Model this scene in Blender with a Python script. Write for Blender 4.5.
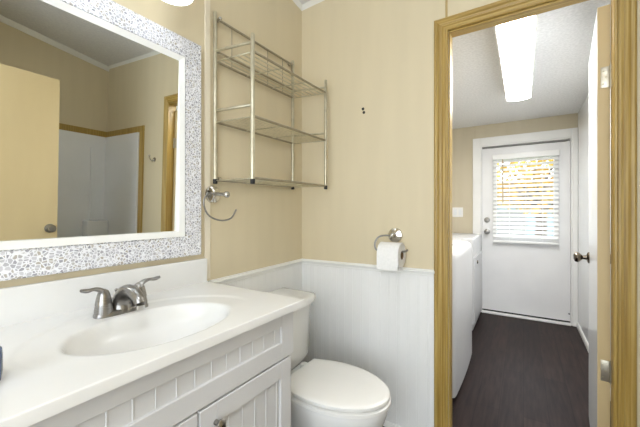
import bpy, bmesh, math, random
from mathutils import Vector, Matrix
for o in list(bpy.data.objects):
    bpy.data.objects.remove(o)
SC = bpy.context.scene
COL = SC.collection
PI = math.pi
random.seed(7)

# ------------------------------------------------------------------ camera
cam = bpy.data.cameras.new('camera')
cam.sensor_width = 36.0
cam.lens = 319.12 / 640 * 36.0
cam.shift_y = -0.004
cam.clip_start = 0.02
camo = bpy.data.objects.new('camera', cam)
camo.location = (0, 0, 1.16)
camo.rotation_euler = (PI / 2, 0, 0.5678)
COL.objects.link(camo)
SC.camera = camo

# ------------------------------------------------------------------ view, sky, big lamps
SC.view_settings.view_transform = 'Standard'
SC.view_settings.look = 'None'
SC.view_settings.gamma = 1.0
SC.view_settings.use_curve_mapping = False
SC.view_settings.exposure = 1.0
w = bpy.data.worlds.new('sky')
SC.world = w
w.use_nodes = True
bg = w.node_tree.nodes['Background']
bg.inputs['Color'].default_value = (0.86, 0.93, 1.0, 1)
bg.inputs['Strength'].default_value = 2.8

SHADE_W = 1.25        # glow of the vanity lamp shades
FILL_DOME_W = 19.0          # added fill lamp on the bathroom ceiling
TUBE_W = 24.0          # laundry fluorescent lens
MIRROR_TILT = 0.0225


# ------------------------------------------------------------------ helpers
def s2l(c):
    return tuple(((v / 255) / 12.92 if v <= 10 else (((v / 255) + 0.055) / 1.055) ** 2.4) for v in c)


def new_mat(name, col, rough=0.5, metal=0.0, spec=0.5):
    m = bpy.data.materials.new(name)
    m.use_nodes = True
    b = m.node_tree.nodes['Principled BSDF']
    b.inputs['Base Color'].default_value = (*col, 1)
    b.inputs['Roughness'].default_value = rough
    b.inputs['Metallic'].default_value = metal
    b.inputs['Specular IOR Level'].default_value = spec
    return m


def N(m, t, **kw):
    n = m.node_tree.nodes.new(t)
    for k, v in kw.items():
        setattr(n, k, v)
    return n


def L(m, a, b):
    m.node_tree.links.new(a, b)


def coords(m, scale=(1, 1, 1), rot=(0, 0, 0)):
    tc = N(m, 'ShaderNodeTexCoord')
    mp = N(m, 'ShaderNodeMapping')
    mp.inputs['Scale'].default_value = scale
    mp.inputs['Rotation'].default_value = rot
    L(m, tc.outputs['Object'], mp.inputs['Vector'])
    return mp.outputs['Vector']


def noisy(name, c1, c2, scale, rough=0.5, metal=0.0, vscale=(1, 1, 1), bump=0.0, detail=4.0, lo=0.35, hi=0.65, spec=0.5):
    """two tones of one surface mixed by noise, with an optional bump"""
    m = new_mat(name, c1, rough, metal, spec)
    b = m.node_tree.nodes['Principled BSDF']
    v = coords(m, vscale)
    n = N(m, 'ShaderNodeTexNoise')
    n.inputs['Scale'].default_value = scale
    n.inputs['Detail'].default_value = detail
    L(m, v, n.inputs['Vector'])
    r = N(m, 'ShaderNodeValToRGB')
    r.color_ramp.elements[0].position = lo
    r.color_ramp.elements[1].position = hi
    r.color_ramp.elements[0].color = (*c1, 1)
    r.color_ramp.elements[1].color = (*c2, 1)
    L(m, n.outputs['Fac'], r.inputs['Fac'])
    L(m, r.outputs['Color'], b.inputs['Base Color'])
    if bump:
        bp = N(m, 'ShaderNodeBump')
        bp.inputs['Strength'].default_value = bump
        bp.inputs['Distance'].default_value = 0.002
        L(m, n.outputs['Fac'], bp.inputs['Height'])
        L(m, bp.outputs['Normal'], b.inputs['Normal'])
    return m


def emit(name, col, strength):
    m = new_mat(name, col, 0.3)
    b = m.node_tree.nodes['Principled BSDF']
    b.inputs['Emission Color'].default_value = (*col, 1)
    b.inputs['Emission Strength'].default_value = strength
    return m


def wpos(o):
    p = Vector((0, 0, 0))
    while o:
        p = p + o.location
        o = o.parent
    return p


def obj(name, bm, mats, parent=None, base=None, smooth=False, angle=40):
    """link a bmesh that was modelled in room coordinates as one object"""
    me = bpy.data.meshes.new(name)
    off = wpos(parent) if parent else Vector(base if base else (0, 0, 0))
    bmesh.ops.translate(bm, verts=bm.verts, vec=-off)
    bmesh.ops.recalc_face_normals(bm, faces=bm.faces)
    bm.to_mesh(me)
    bm.free()
    if not isinstance(mats, (list, tuple)):
        mats = [mats]
    for m in mats:
        me.materials.append(m)
    if smooth:
        me.polygons.foreach_set('use_smooth', [True] * len(me.polygons))
        me.set_sharp_from_angle(angle=math.radians(angle))
    o = bpy.data.objects.new(name, me)
    COL.objects.link(o)
    if parent:
        o.parent = parent
    else:
        o.location = off
    return o


def thing(name, label, cat, loc, group=None):
    o = bpy.data.objects.new(name, None)
    o.empty_display_size = 0.05
    o.location = loc
    COL.objects.link(o)
    o['label'] = label
    o['category'] = cat
    if group:
        o['group'] = group
    return o


def tag(o, label, cat, group=None, kind=None):
    o['label'] = label
    o['category'] = cat
    if group:
        o['group'] = group
    if kind:
        o['kind'] = kind
    return o


def struct(name, bm, mats, label, cat, parent=None, smooth=False):
    o = obj(name, bm, mats, parent, smooth=smooth)
    o['kind'] = 'structure'
    o['label'] = label
    o['category'] = cat
    return o


def NB():
    return bmesh.new()


def box(bm, x0, x1, y0, y1, z0, z1, bev=0.0, seg=2, mi=0):
    vs = [bm.verts.new((x, y, z)) for x in (x0, x1) for y in (y0, y1) for z in (z0, z1)]
    idx = [(0, 1, 3, 2), (4, 6, 7, 5), (0, 4, 5, 1), (2, 3, 7, 6), (0, 2, 6, 4), (1, 5, 7, 3)]
    fs = [bm.faces.new([vs[i] for i in f]) for f in idx]
    for f in fs:
        f.material_index = mi
    if bev > 0:
        es = {e for f in fs for e in f.edges}
        bmesh.ops.bevel(bm, geom=list(es), offset=bev, segments=seg, profile=0.5, affect='EDGES')
    return fs


def ring_faces(bm, rings, closed=True, cap=True):
    n = len(rings[0])
    for a, b in zip(rings[:-1], rings[1:]):
        for i in range(n if closed else n - 1):
            j = (i + 1) % n
            bm.faces.new((a[i], a[j], b[j], b[i]))
    if cap:
        bm.faces.new(rings[0])
        bm.faces.new(list(reversed(rings[-1])))


def loft(bm, sections, cap=True):
    rings = [[bm.verts.new(p) for p in s] for s in sections]
    ring_faces(bm, rings, True, cap)


def tube(bm, pts, r, n=10, cap=True, flat=None):
    """round bar through points; r one radius or one per point; flat = (side factor, up factor)"""
    pts = [Vector(p) for p in pts]
    rs = r if isinstance(r, (list, tuple)) else [r] * len(pts)
    rings = []
    up = None
    for i, p in enumerate(pts):
        t = (pts[min(i + 1, len(pts) - 1)] - pts[max(i - 1, 0)]).normalized()
        if up is None:
            up = Vector((0, 0, 1)) if abs(t.z) < 0.9 else Vector((1, 0, 0))
        side = t.cross(up).normalized()
        up = side.cross(t).normalized()
        fa, fb = flat if flat else (1, 1)
        rings.append([bm.verts.new(p + rs[i] * (fa * math.cos(2 * PI * k / n) * side + fb * math.sin(2 * PI * k / n) * up)) for k in range(n)])
    ring_faces(bm, rings, True, cap)


def spline(pts, k=6):
    """Catmull-Rom through points"""
    P = [Vector(p) for p in pts]
    P = [2 * P[0] - P[1]] + P + [2 * P[-1] - P[-2]]
    out = []
    for i in range(1, len(P) - 2):
        for j in range(k):
            t = j / k
            a, b, c, d = P[i - 1], P[i], P[i + 1], P[i + 2]
            out.append(0.5 * ((2 * b) + (c - a) * t + (2 * a - 5 * b + 4 * c - d) * t * t + (3 * b - a - 3 * c + d) * t ** 3))
    out.append(P[-2])
    return out


def lathe(bm, prof, centre, axis='z', n=28, cap=True):
    """prof: (radius, height along the axis)"""
    cx, cy, cz = centre
    secs = []
    for r, h in prof:
        s = []
        for k in range(n):
            a = 2 * PI * k / n
            u, v = r * math.cos(a), r * math.sin(a)
            if axis == 'z':
                s.append((cx + u, cy + v, cz + h))
            elif axis == 'x':
                s.append((cx + h, cy + u, cz + v))
            else:
                s.append((cx + u, cy + h, cz + v))
        secs.append(s)
    loft(bm, secs, cap)


def ball(bm, c, r, sx=1, sy=1, sz=1, u=18, v=12):
    m = Matrix.Translation(c) @ Matrix.Diagonal((sx * r, sy * r, sz * r, 1))
    bmesh.ops.create_uvsphere(bm, u_segments=u, v_segments=v, radius=1.0, matrix=m)


def extrude_poly(bm, poly, fn, d0, d1):
    """closed 2-D outline swept from d0 to d1; fn(a, b, d) gives the point"""
    loft(bm, [[fn(a, b, d) for a, b in poly] for d in (d0, d1)])


# ------------------------------------------------------------------ materials
M = {}
M['wall'] = noisy('beige_wallboard', s2l((218, 205, 174)), s2l((215, 202, 171)), 14, 0.5, vscale=(1, 1, 0.12), bump=0.03)
M['wall_laundry'] = noisy('laundry_wallboard', s2l((206, 196, 172)), s2l((203, 193, 168)), 14, 0.6, vscale=(1, 1, 0.12))
M['batten'] = noisy('beige_batten', s2l((236, 227, 206)), s2l((230, 220, 198)), 10, 0.45, vscale=(1, 1, 0.2))
M['gold_batten'] = noisy('gold_batten', s2l((190, 165, 112)), s2l((176, 150, 98)), 10, 0.45, vscale=(1, 1, 0.2))
M['ceil'] = noisy('white_ceiling', s2l((236, 236, 236)), s2l((226, 226, 228)), 60, 0.8, bump=0.15)
M['ceil_l'] = noisy('stippled_ceiling', s2l((240, 240, 239)), s2l((226, 226, 225)), 70, 0.85, bump=0.22, detail=6)
M['white'] = noisy('white_satin_paint', s2l((240, 240, 238)), s2l((236, 236, 233)), 5, 0.4)
M['wains'] = noisy('white_wainscot', s2l((245, 245, 243)), s2l((241, 241, 239)), 5, 0.45, vscale=(1, 1, 0.3))
M['rail'] = noisy('white_rail', s2l((242, 242, 239)), s2l((238, 238, 234)), 5, 0.35)
M['gloss'] = noisy('white_gloss_panel', s2l((236, 239, 241)), s2l((232, 235, 238)), 4, 0.16)
M['appl'] = noisy('white_enamel', s2l((206, 206, 206)), s2l((202, 202, 202)), 4, 0.38)
M['dark'] = noisy('dark_rubber', s2l((28, 27, 27)), s2l((36, 34, 33)), 40, 0.6)
M['porc'] = noisy('white_porcelain', s2l((236, 236, 234)), s2l((232, 232, 229)), 3, 0.12)
M['seatp'] = noisy('white_seat_plastic', s2l((240, 239, 235)), s2l((236, 235, 231)), 3, 0.3)
M['marble'] = noisy('cultured_marble', s2l((234, 234, 233)), s2l((230, 230, 228)), 6, 0.25)
M['cab'] = noisy('grey_white_cabinet', s2l((212, 212, 213)), s2l((207, 207, 208)), 4, 0.4, vscale=(1, 1, 0.3))
M['nickel'] = noisy('brushed_nickel', s2l((160, 158, 155)), s2l((146, 144, 141)), 60, 0.28, 1.0, vscale=(1, 1, 8))
M['chrome'] = noisy('polished_chrome', s2l((214, 212, 208)), s2l((206, 204, 200)), 20, 0.1, 1.0)
M['rackm'] = noisy('satin_steel', s2l((206, 200, 178)), s2l((192, 186, 164)), 40, 0.36, 0.75)
M['wire'] = noisy('satin_wire', s2l((168, 160, 140)), s2l((156, 148, 128)), 40, 0.38, 0.7)
M['paper'] = noisy('white_tissue', s2l((246, 245, 243)), s2l((240, 239, 237)), 80, 0.9, bump=0.1)
M['card'] = noisy('brown_card', s2l((120, 95, 70)), s2l((108, 85, 62)), 60, 0.9)
M['tan'] = noisy('tan_door', s2l((233, 213, 168)), s2l((229, 208, 163)), 6, 0.45, vscale=(1, 1, 0.2))
M['tanedge'] = noisy('tan_door_edge', s2l((205, 184, 140)), s2l((196, 174, 130)), 14, 0.55, vscale=(1, 1, 0.1))
M['doorw'] = noisy('white_door', s2l((236, 239, 241)), s2l((232, 236, 239)), 4, 0.2)
M['extdoor'] = noisy('white_steel_door', s2l((234, 234, 234)), s2l((229, 229, 229)), 4, 0.35)
M['surround'] = noisy('white_fibreglass', s2l((242, 243, 244)), s2l((238, 239, 240)), 3, 0.25)
M['blind'] = noisy('white_blind', s2l((244, 244, 243)), s2l((240, 240, 238)), 6, 0.4)
M['wood'] = noisy('wand_wood', s2l((190, 165, 125)), s2l((178, 152, 112)), 30, 0.5)
M['navy'] = noisy('navy_glaze', s2l((62, 84, 122)), s2l((52, 74, 110)), 20, 0.2)
M['bronze'] = noisy('antique_nickel', s2l((120, 110, 98)), s2l((98, 90, 80)), 30, 0.25, 1.0)
M['hinge'] = noisy('hinge_steel', s2l((196, 190, 174)), s2l((182, 176, 160)), 40, 0.35, 0.8)
M['weather'] = noisy('grey_weatherstrip', s2l((140, 140, 138)), s2l((120, 120, 118)), 30, 0.7)
M['bark'] = noisy('bark', s2l((92, 76, 60)), s2l((70, 58, 46)), 20, 0.9, vscale=(1, 1, 0.3))
M['leaf'] = noisy('yellow_leaves', s2l((205, 160, 50)), s2l((160, 140, 45)), 1.5, 0.7)
M['grass'] = noisy('pale_ground', s2l((112, 122, 92)), s2l((98, 112, 84)), 2, 0.9)
M['siding'] = noisy('pale_blue_siding', s2l((150, 170, 178)), s2l((144, 164, 172)), 2, 0.7)


def grain(name, vertical):
    """gold printed wood with fine straight grain along the moulding"""
    m = new_mat(name, (0.4, 0.3, 0.12), 0.38)
    b = m.node_tree.nodes['Principled BSDF']
    v = coords(m, (60, 60, 1.2) if vertical else (1.2, 60, 60))
    n = N(m, 'ShaderNodeTexNoise')
    n.inputs['Scale'].default_value = 2.2
    n.inputs['Detail'].default_value = 5
    L(m, v, n.inputs['Vector'])
    r = N(m, 'ShaderNodeValToRGB')
    e = r.color_ramp.elements
    e[0].position, e[1].position = 0.3, 0.7
    e[0].color = (*s2l((150, 119, 54)), 1)
    e[1].color = (*s2l((192, 164, 96)), 1)
    k = r.color_ramp.elements.new(0.5)
    k.color = (*s2l((171, 141, 72)), 1)
    L(m, n.outputs['Fac'], r.inputs['Fac'])
    L(m, r.outputs['Color'], b.inputs['Base Color'])
    return m


M['goldv'] = grain('gold_grain_upright', True)
M['goldh'] = grain('gold_grain_level', False)


def planks():
    m = new_mat('dark_plank_floor', (0.03, 0.02, 0.02), 0.5, 0.0, 0.12)
    b = m.node_tree.nodes['Principled BSDF']
    v = coords(m, (1, 1, 1), (0, 0, PI / 2))
    br = N(m, 'ShaderNodeTexBrick')
    br.offset = 0.37
    br.inputs['Color1'].default_value = (*s2l((48, 38, 36)), 1)
    br.inputs['Color2'].default_value = (*s2l((39, 31, 30)), 1)
    br.inputs['Mortar'].default_value = (*s2l((30, 24, 24)), 1)
    br.inputs['Scale'].default_value = 1.0
    br.inputs['Mortar Size'].default_value = 0.0022
    br.inputs['Brick Width'].default_value = 0.9
    br.inputs['Row Height'].default_value = 0.12
    L(m, v, br.inputs['Vector'])
    v2 = coords(m, (22, 2.2, 1))
    n = N(m, 'ShaderNodeTexNoise')
    n.inputs['Scale'].default_value = 2.0
    n.inputs['Detail'].default_value = 8
    L(m, v2, n.inputs['Vector'])
    r = N(m, 'ShaderNodeValToRGB')
    r.color_ramp.elements[0].position = 0.3
    r.color_ramp.elements[1].position = 0.75
    r.color_ramp.elements[0].color = (0.5, 0.48, 0.48, 1)
    r.color_ramp.elements[1].color = (1.7, 1.6, 1.56, 1)
    L(m, n.outputs['Fac'], r.inputs['Fac'])
    mx = N(m, 'ShaderNodeMix', data_type='RGBA', blend_type='MULTIPLY')
    mx.inputs['Factor'].default_value = 1.0
    L(m, br.outputs['Color'], mx.inputs['A'])
    L(m, r.outputs['Color'], mx.inputs['B'])
    L(m, mx.outputs['Result'], b.inputs['Base Color'])
    rr = N(m, 'ShaderNodeMapRange')
    rr.inputs['To Min'].default_value = 0.42
    rr.inputs['To Max'].default_value = 0.5
    L(m, n.outputs['Fac'], rr.inputs['Value'])
    L(m, rr.outputs['Result'], b.inputs['Roughness'])
    return m


M['floor'] = planks()


def mosaic():
    """small irregular grey and sand chips set in raised white grout"""
    m = new_mat('pebble_mosaic', (0.8, 0.8, 0.8), 0.35)
    b = m.node_tree.nodes['Principled BSDF']
    v = coords(m)
    ve = N(m, 'ShaderNodeTexVoronoi', feature='DISTANCE_TO_EDGE')
    ve.inputs['Scale'].default_value = 102
    ve.inputs['Randomness'].default_value = 0.9
    vc = N(m, 'ShaderNodeTexVoronoi', feature='F1')
    vc.inputs['Scale'].default_value = 102
    vc.inputs['Randomness'].default_value = 0.9
    L(m, v, ve.inputs['Vector'])
    L(m, v, vc.inputs['Vector'])
    sep = N(m, 'ShaderNodeSeparateColor')
    L(m, vc.outputs['Color'], sep.inputs['Color'])
    chip = N(m, 'ShaderNodeValToRGB')
    e = chip.color_ramp.elements
    e[0].position, e[1].position = 0.0, 1.0
    e[0].color = (*s2l((150, 151, 160)), 1)
    e[1].color = (*s2l((214, 214, 220)), 1)
    for p, c in ((0.25, (172, 172, 180)), (0.45, (196, 194, 192)), (0.6, (178, 171, 160)), (0.8, (186, 186, 194))):
        k = e.new(p)
        k.color = (*s2l(c), 1)
    L(m, sep.outputs['Red'], chip.inputs['Fac'])
    edge = N(m, 'ShaderNodeMapRange')
    edge.inputs['From Min'].default_value = 0.075
    edge.inputs['From Max'].default_value = 0.145
    L(m, ve.outputs['Distance'], edge.inputs['Value'])
    mx = N(m, 'ShaderNodeMix', data_type='RGBA')
    mx.inputs['A'].default_value = (*s2l((240, 241, 246)), 1)
    L(m, edge.outputs['Result'], mx.inputs['Factor'])
    L(m, chip.outputs['Color'], mx.inputs['B'])
    L(m, mx.outputs['Result'], b.inputs['Base Color'])
    bp = N(m, 'ShaderNodeBump', invert=True)
    bp.inputs['Strength'].default_value = 0.4
    bp.inputs['Distance'].default_value = 0.002
    L(m, edge.outputs['Result'], bp.inputs['Height'])
    L(m, bp.outputs['Normal'], b.inputs['Normal'])
    return m


M['mosaic'] = mosaic()
M['mirror'] = new_mat('silvered_glass', (0.86, 0.875, 0.84), 0.0, 1.0)
M['shade'] = emit('lit_opal_glass', (0.92, 0.96, 1.0), SHADE_W)
M['dome'] = emit('fill_dome_glass', (0.93, 0.965, 1.0), FILL_DOME_W)
M['tube'] = emit('lit_acrylic_lens', (1.0, 0.985, 0.965), TUBE_W)
gl = new_mat('window_glass', (1, 1, 1), 0.0)
gl.node_tree.nodes['Principled BSDF'].inputs['Transmission Weight'].default_value = 1.0
gl.node_tree.nodes['Principled BSDF'].inputs['IOR'].default_value = 1.05
M['glass'] = gl

# ------------------------------------------------------------------ setting
XL, YB, YW, XE = -1.192, 1.652, 1.705, 1.42      # left wall, back wall (two faces), tub wall
ZC, ZL = 2.454, 2.142                             # ceilings
YE, XR, XLL = 4.09, 0.459, -1.15                  # laundry: exterior wall, right wall, left wall
OX0, OX1, OZ = -0.305, 0.2985, 2.032               # doorway between the rooms

b = NB(); box(b, -1.4, 1.6, -1.3, 4.25, -0.06, 0.0)
struct('floor', b, M['floor'], 'dark brown plank floor running through the doorway', 'floor')
b = NB(); box(b, XL - 0.1, XL, -1.2, YB, 0, ZC + 0.6)
struct('wall_left', b, M['wall'], 'beige wall carrying the mirror, wire rack and towel ring', 'wall')
b = NB()
box(b, XL - 0.1, OX0, YB, YW, 0, ZC + 0.2)
box(b, OX1, XE + 0.1, YB, YW, 0, ZC + 0.2)
box(b, OX0, OX1, YB, YW, OZ, ZC + 0.2)
struct('wall_back', b, M['wall'], 'beige wall with the doorway and the toilet paper', 'wall')
b = NB(); box(b, XE, XE + 0.1, -1.2, YB, 0, ZC + 0.6)
struct('wall_right', b, M['wall'], 'beige wall above the tub, seen in the mirror', 'wall')
b = NB()
WFX0, WFX1, WFZ0, WFZ1 = -0.75, 1.35, 0.45, 2.25  # unseen opening, added so sky light fills the bathroom
box(b, XL - 0.1, WFX0, -1.3, -1.2, 0, ZC + 0.6)
box(b, WFX1, XE + 0.1, -1.3, -1.2, 0, ZC + 0.6)
box(b, WFX0, WFX1, -1.3, -1.2, 0, WFZ0)
box(b, WFX0, WFX1, -1.3, -1.2, WFZ1, ZC + 0.6)
struct('wall_front', b, M['wall'], 'beige wall behind the viewer', 'wall')
b = NB()
box(b, WFX0, WFX0 + 0.05, -1.29, -1.21, WFZ0, WFZ1)
box(b, WFX1 - 0.05, WFX1, -1.29, -1.21, WFZ0, WFZ1)
box(b, WFX0 + 0.05, WFX1 - 0.05, -1.29, -1.21, WFZ0, WFZ0 + 0.05)
box(b, WFX0 + 0.05, WFX1 - 0.05, -1.29, -1.21, WFZ1 - 0.05, WFZ1)
box(b, WFX0 + 0.05, WFX1 - 0.05, -1.27, -1.23, 1.33, 1.37)
struct('added_window_1', b, M['white'], 'added white window frame behind the viewer, letting in fill light', 'window')
b = NB(); box(b, 0.60, XE, 0.04, 0.12, 0, ZC + 0.36)
struct('wall_partition', b, M['wall'], 'beige end wall of the tub alcove', 'wall')


def ceil_z(x, y):
    """height of the vaulted bathroom ceiling"""
    return ZC + 0.044 * (x - XL) + 0.14 * (YB - y)


b = NB()
loft(b, [[(x, y, ceil_z(x, y) + q) for x, y in ((XL - 0.1, -1.3), (XE + 0.1, -1.3), (XE + 0.1, YW), (XL - 0.1, YW))] for q in (0, 0.06)])
struct('ceiling', b, M['ceil'], 'white bathroom ceiling', 'ceiling')
# laundry shell
b = NB(); box(b, XLL - 0.1, XR + 0.1, YW, YE + 0.1, ZL, ZL + 0.06)
struct('ceiling_laundry', b, M['ceil_l'], 'grey white stippled ceiling of the laundry passage', 'ceiling')
b = NB(); box(b, XR, XR + 0.1, YW, YE, 0, ZL)
struct('wall_laundry_right', b, M['gloss'], 'glossy white wall panel right of the exterior door', 'wall')
b = NB(); box(b, XLL - 0.1, XLL, YW, YE, 0, ZL)
struct('wall_laundry_left', b, M['wall_laundry'], 'beige laundry wall behind the washer', 'wall')
b = NB()
box(b, XLL - 0.1, -0.425, YE, YE + 0.1, 0, ZL)
box(b, 0.425, XR + 0.1, YE, YE + 0.1, 0, ZL)
box(b, -0.425, 0.425, YE, YE + 0.1, 1.91, ZL)
struct('wall_exterior', b, M['wall_laundry'], 'beige outside wall around the exterior door', 'wall')


# wainscot: grooved boards
def boards(bm, a0, a1, fn, z0, z1, t=0.006, pitch=0.052, g=0.002):
    poly = [(a0, 0.0)]
    a = a0
    while a < a1:
        e = min(a + pitch, a1)
        poly += [(a + 0.002, t), (min(a + 0.009, e), t), (min(a + 0.011, e), t - g), (min(a + 0.014, e), t)]
        poly += [(e - 0.0015, t), (e, t - g * 0.9)]
        a = e
    poly.append((a1, 0.0))
    out = []
    for p in poly:
        if not out or abs(p[0] - out[-1][0]) + abs(p[1] - out[-1][1]) > 1e-6:
            out.append(p)
    extrude_poly(bm, out, fn, z0, z1)


ZR = 0.857
b = NB(); boards(b, XL, -0.372, lambda a, d, z: (a, YB - d, z), 0.0, 0.84)
struct('trim_1', b, M['wains'], 'white beadboard wainscot on the wall behind the toilet paper', 'wainscot')
b = NB(); boards(b, 0.93, YB, lambda a, d, z: (XL + d, a, z), 0.0, 0.835, g=0.001)
struct('trim_2', b, M['wains'], 'white beadboard wainscot on the wall behind the toilet tank', 'wainscot')
RAIL = [(0, 0), (0.014, 0), (0.014, -0.004), (0.023, -0.007), (0.023, -0.014), (0.013, -0.018), (0.011, -0.026), (0.013, -0.028), (0.012, -0.034), (0, -0.036)]
b = NB()
loft(b, [[(x, YB - d, zt + h) for d, h in RAIL] for x, zt in ((XL, 0.857), (-0.371, 0.8665))])
struct('trim_3', b, M['rail'], 'white chair rail above the wainscot beside the door casing', 'chair rail')
b = NB()
loft(b, [[(XL + d, y, zt + h) for d, h in RAIL] for y, zt in ((0.93, 0.848), (YB, 0.857))])
struct('trim_4', b, M['rail'], 'white chair rail above the toilet tank', 'chair rail')
BASE = [(0, 0), (0.013, 0), (0.010, 0.016), (0.006, 0.024), (0, 0.026)]
b = NB(); loft(b, [[(x, YB - 0.006 - d, h) for d, h in BASE] for x in (XL, -0.372)])
struct('baseboard_back', b, M['rail'], 'white baseboard below the wainscot', 'baseboard')
BASE2 = [(0, 0), (0.012, 0), (0.012, 0.035), (0.004, 0.048), (0, 0.048)]
b = NB(); loft(b, [[(XR - d, y, h) for d, h in BASE2] for y in (YW, YE - 0.02)])
struct('baseboard_right', b, M['rail'], 'white baseboard along the glossy laundry wall', 'baseboard')
# battens
b = NB(); box(b, XL, XL + 0.006, 0.915, 0.945, 0.856, ZC + 0.1, 0.002, 1)
struct('trim_5', b, M['batten'], 'pale wallboard batten between the mirror and the rack', 'batten')
b = NB(); box(b, -0.323, -0.313, YB - 0.004, YB, 2.09, ZC + 0.03, 0.001, 1)
struct('trim_6', b, M['gold_batten'], 'thin gold wallboard batten above the door casing', 'batten')
b = NB(); box(b, -0.482, -0.470, YE - 0.004, YE, 1.98, ZL, 0.001, 1)
struct('trim_7', b, M['wall_laundry'], 'thin wallboard batten above the exterior door trim', 'batten')
# small cove where the left and back walls meet the ceiling
b = NB()
loft(b, [[(XL + a, y, ceil_z(XL, y) + c) for a, c in ((0, 0.004), (0.022, 0.004), (0.012, -0.006), (0.004, -0.014), (0, -0.02))] for y in (-1.2, YB)])
struct('trim_8', b, M['rail'], 'white cove strip where the mirror wall meets the ceiling', 'cove')
b = NB()
loft(b, [[(x, YB - a, ceil_z(x, YB) + c) for a, c in ((0, 0.004), (0.022, 0.004), (0.012, -0.006), (0.004, -0.014), (0, -0.02))] for x in (XL, XE)])
struct('trim_9', b, M['rail'], 'white cove strip where the back wall meets the ceiling', 'cove')
b = NB()
loft(b, [[(XE - a, y, ceil_z(XE, y) + c) for a, c in ((0, 0.004), (0.03, 0.004), (0.03, -0.01), (0.01, -0.04), (0, -0.045))] for y in (0.12, YB)])
struct('trim_10', b, M['rail'], 'white crown strip above the tub, seen in the mirror', 'crown')


# moulded gold casing round the doorway, mitred at the corners
def casing(name, xa, xb, zt, y, wl, label):
    prof = [(0, 0), (0, 0.011), (0.003, 0.014), (0.009, 0.015), (0.012, 0.013), (0.014, 0.0085), (0.022, 0.009), (0.027, 0.013), (0.030, 0.0135), (0.032, 0.010), (0.040, 0.0125), (0.047, 0.018), (0.056, 0.019), (0.061, 0.017), (0.0635, 0.012), (0.0635, 0)]
    k = wl / 0.0635
    bm = NB()
    path = []
    for side in range(4):
        sec = []
        for o, t in prof:
            o = o * k
            if side == 0:
                p = (xa - o, y - t, 0.0)
            elif side == 1:
                p = (xa - o, y - t, zt + o)
            elif side == 2:
                p = (xb + o, y - t, zt + o)
            else:
                p = (xb + o, y - t, 0.0)
            sec.append(p)
        path.append([bm.verts.new(p) for p in sec])
    n = len(prof)
    for s in range(3):
        for i in range(n):
            j = (i + 1) % n
            f = bm.faces.new((path[s][i], path[s][j], path[s + 1][j], path[s + 1][i]))
            f.material_index = 1 if s == 1 else 0
    bm.faces.new(path[0]); bm.faces.new(path[3])
    return struct(name, bm, [M['goldv'], M['goldh']], label, 'door casing')


casing('trim_11', -0.309, 0.2915, 2.037, YB, 0.066, 'moulded gold wood-print casing around the laundry doorway')
b = NB()
box(b, OX0 - 0.002, OX0 + 0.004, YB - 0.003, YW, 0, OZ)
box(b, OX1 - 0.004, OX1 + 0.002, YB - 0.003, YW, 0, OZ)
fs = box(b, OX0, OX1, YB - 0.003, YW, OZ - 0.004, OZ + 0.004, mi=1)
struct('trim_12', b, [M['goldv'], M['goldh']], 'gold jamb lining inside the laundry doorway', 'door jamb')

b = NB()
box(b, 0.297, 0.362, YW, YW + 0.014, 0, 2.10, 0.003)
box(b, -0.372, -0.303, YW, YW + 0.014, 0, 2.10, 0.003)
box(b, -0.303, 0.297, YW, YW + 0.014, 2.036, 2.10, 0.003)
struct('trim_16', b, M['goldv'], 'gold casing on the laundry side of the doorway', 'door casing')

# ------------------------------------------------------------------ laundry door (open)
TH = math.asin(0.0876)
HX, HY = 0.254, YW + 0.004       # left corner of the edge that faces the bathroom
SN, CS = math.sin(TH), math.cos(TH)


def dp(u, v, z):
    """u across the slab's thickness to the right, v along the slab away from the hinge"""
    return (HX + u * CS + v * SN, HY - u * SN + v * CS, z)


def dbox(bm, u0, u1, v0, v1, z0, z1, bev=0.0, mi=0):
    k = NB()
    box(k, u0, u1, v0, v1, z0, z1, bev)
    vm = {v: bm.verts.new(dp(v.co.x, v.co.y, v.co.z)) for v in k.verts}
    for f in k.faces:
        g = bm.faces.new([vm[v] for v in f.verts])
        g.material_index = mi
    k.free()


bm = NB()
dbox(bm, 0, 0.0395, 0.0, 0.61, 0.012, 1.99)
bm.faces.ensure_lookup_table()
for f in bm.faces:
    f.normal_update()
    c = f.calc_center_median()
    if abs(c.y - HY) < 0.02:
        f.material_index = 1
d1 = struct('door_1', bm, [M['doorw'], M['tanedge']], 'white interior door standing open into the laundry, tan hinge edge', 'door')
for z in (1.70, 0.514):
    bm = NB()
    dbox(bm, 0.010, 0.0445, -0.0025, 0.001, z - 0.042, z + 0.042, 0.0008)
    tube(bm, [dp(0.041, -0.004, z - 0.044), dp(0.041, -0.004, z + 0.044)], 0.005, 10)
    h = obj('hinge', bm, M['hinge'], d1, smooth=True)
    for zz in (-0.026, 0.0, 0.026):
        bm = NB()
        lathe(bm, [(0.0035, 0.0), (0.003, -0.0012), (0.001, -0.0016)], dp(0.017 + (0.008 if zz == 0 else 0), -0.0025, z + zz), 'y', 10)
        obj('screw', bm, M['rackm'], h, smooth=True)
for sgn, nm in ((-1, 'knob'), (1, 'knob')):
    bm = NB()
    u0 = 0.0 if sgn < 0 else 0.0395
    cen = dp(u0, 0.55, 0.905)
    lathe(bm, [(0.031, 0), (0.031, sgn * 0.005), (0.024, sgn * 0.009), (0.012, sgn * 0.012), (0.010, sgn * 0.028), (0.017, sgn * 0.034), (0.026, sgn * 0.044), (0.028, sgn * 0.054), (0.024, sgn * 0.063), (0.012, sgn * 0.068)], cen, 'x', 24)
    obj(nm, bm, M['bronze'], d1, smooth=True)

# ------------------------------------------------------------------ exterior door
b = NB()
yt = YE - 0.016


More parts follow.
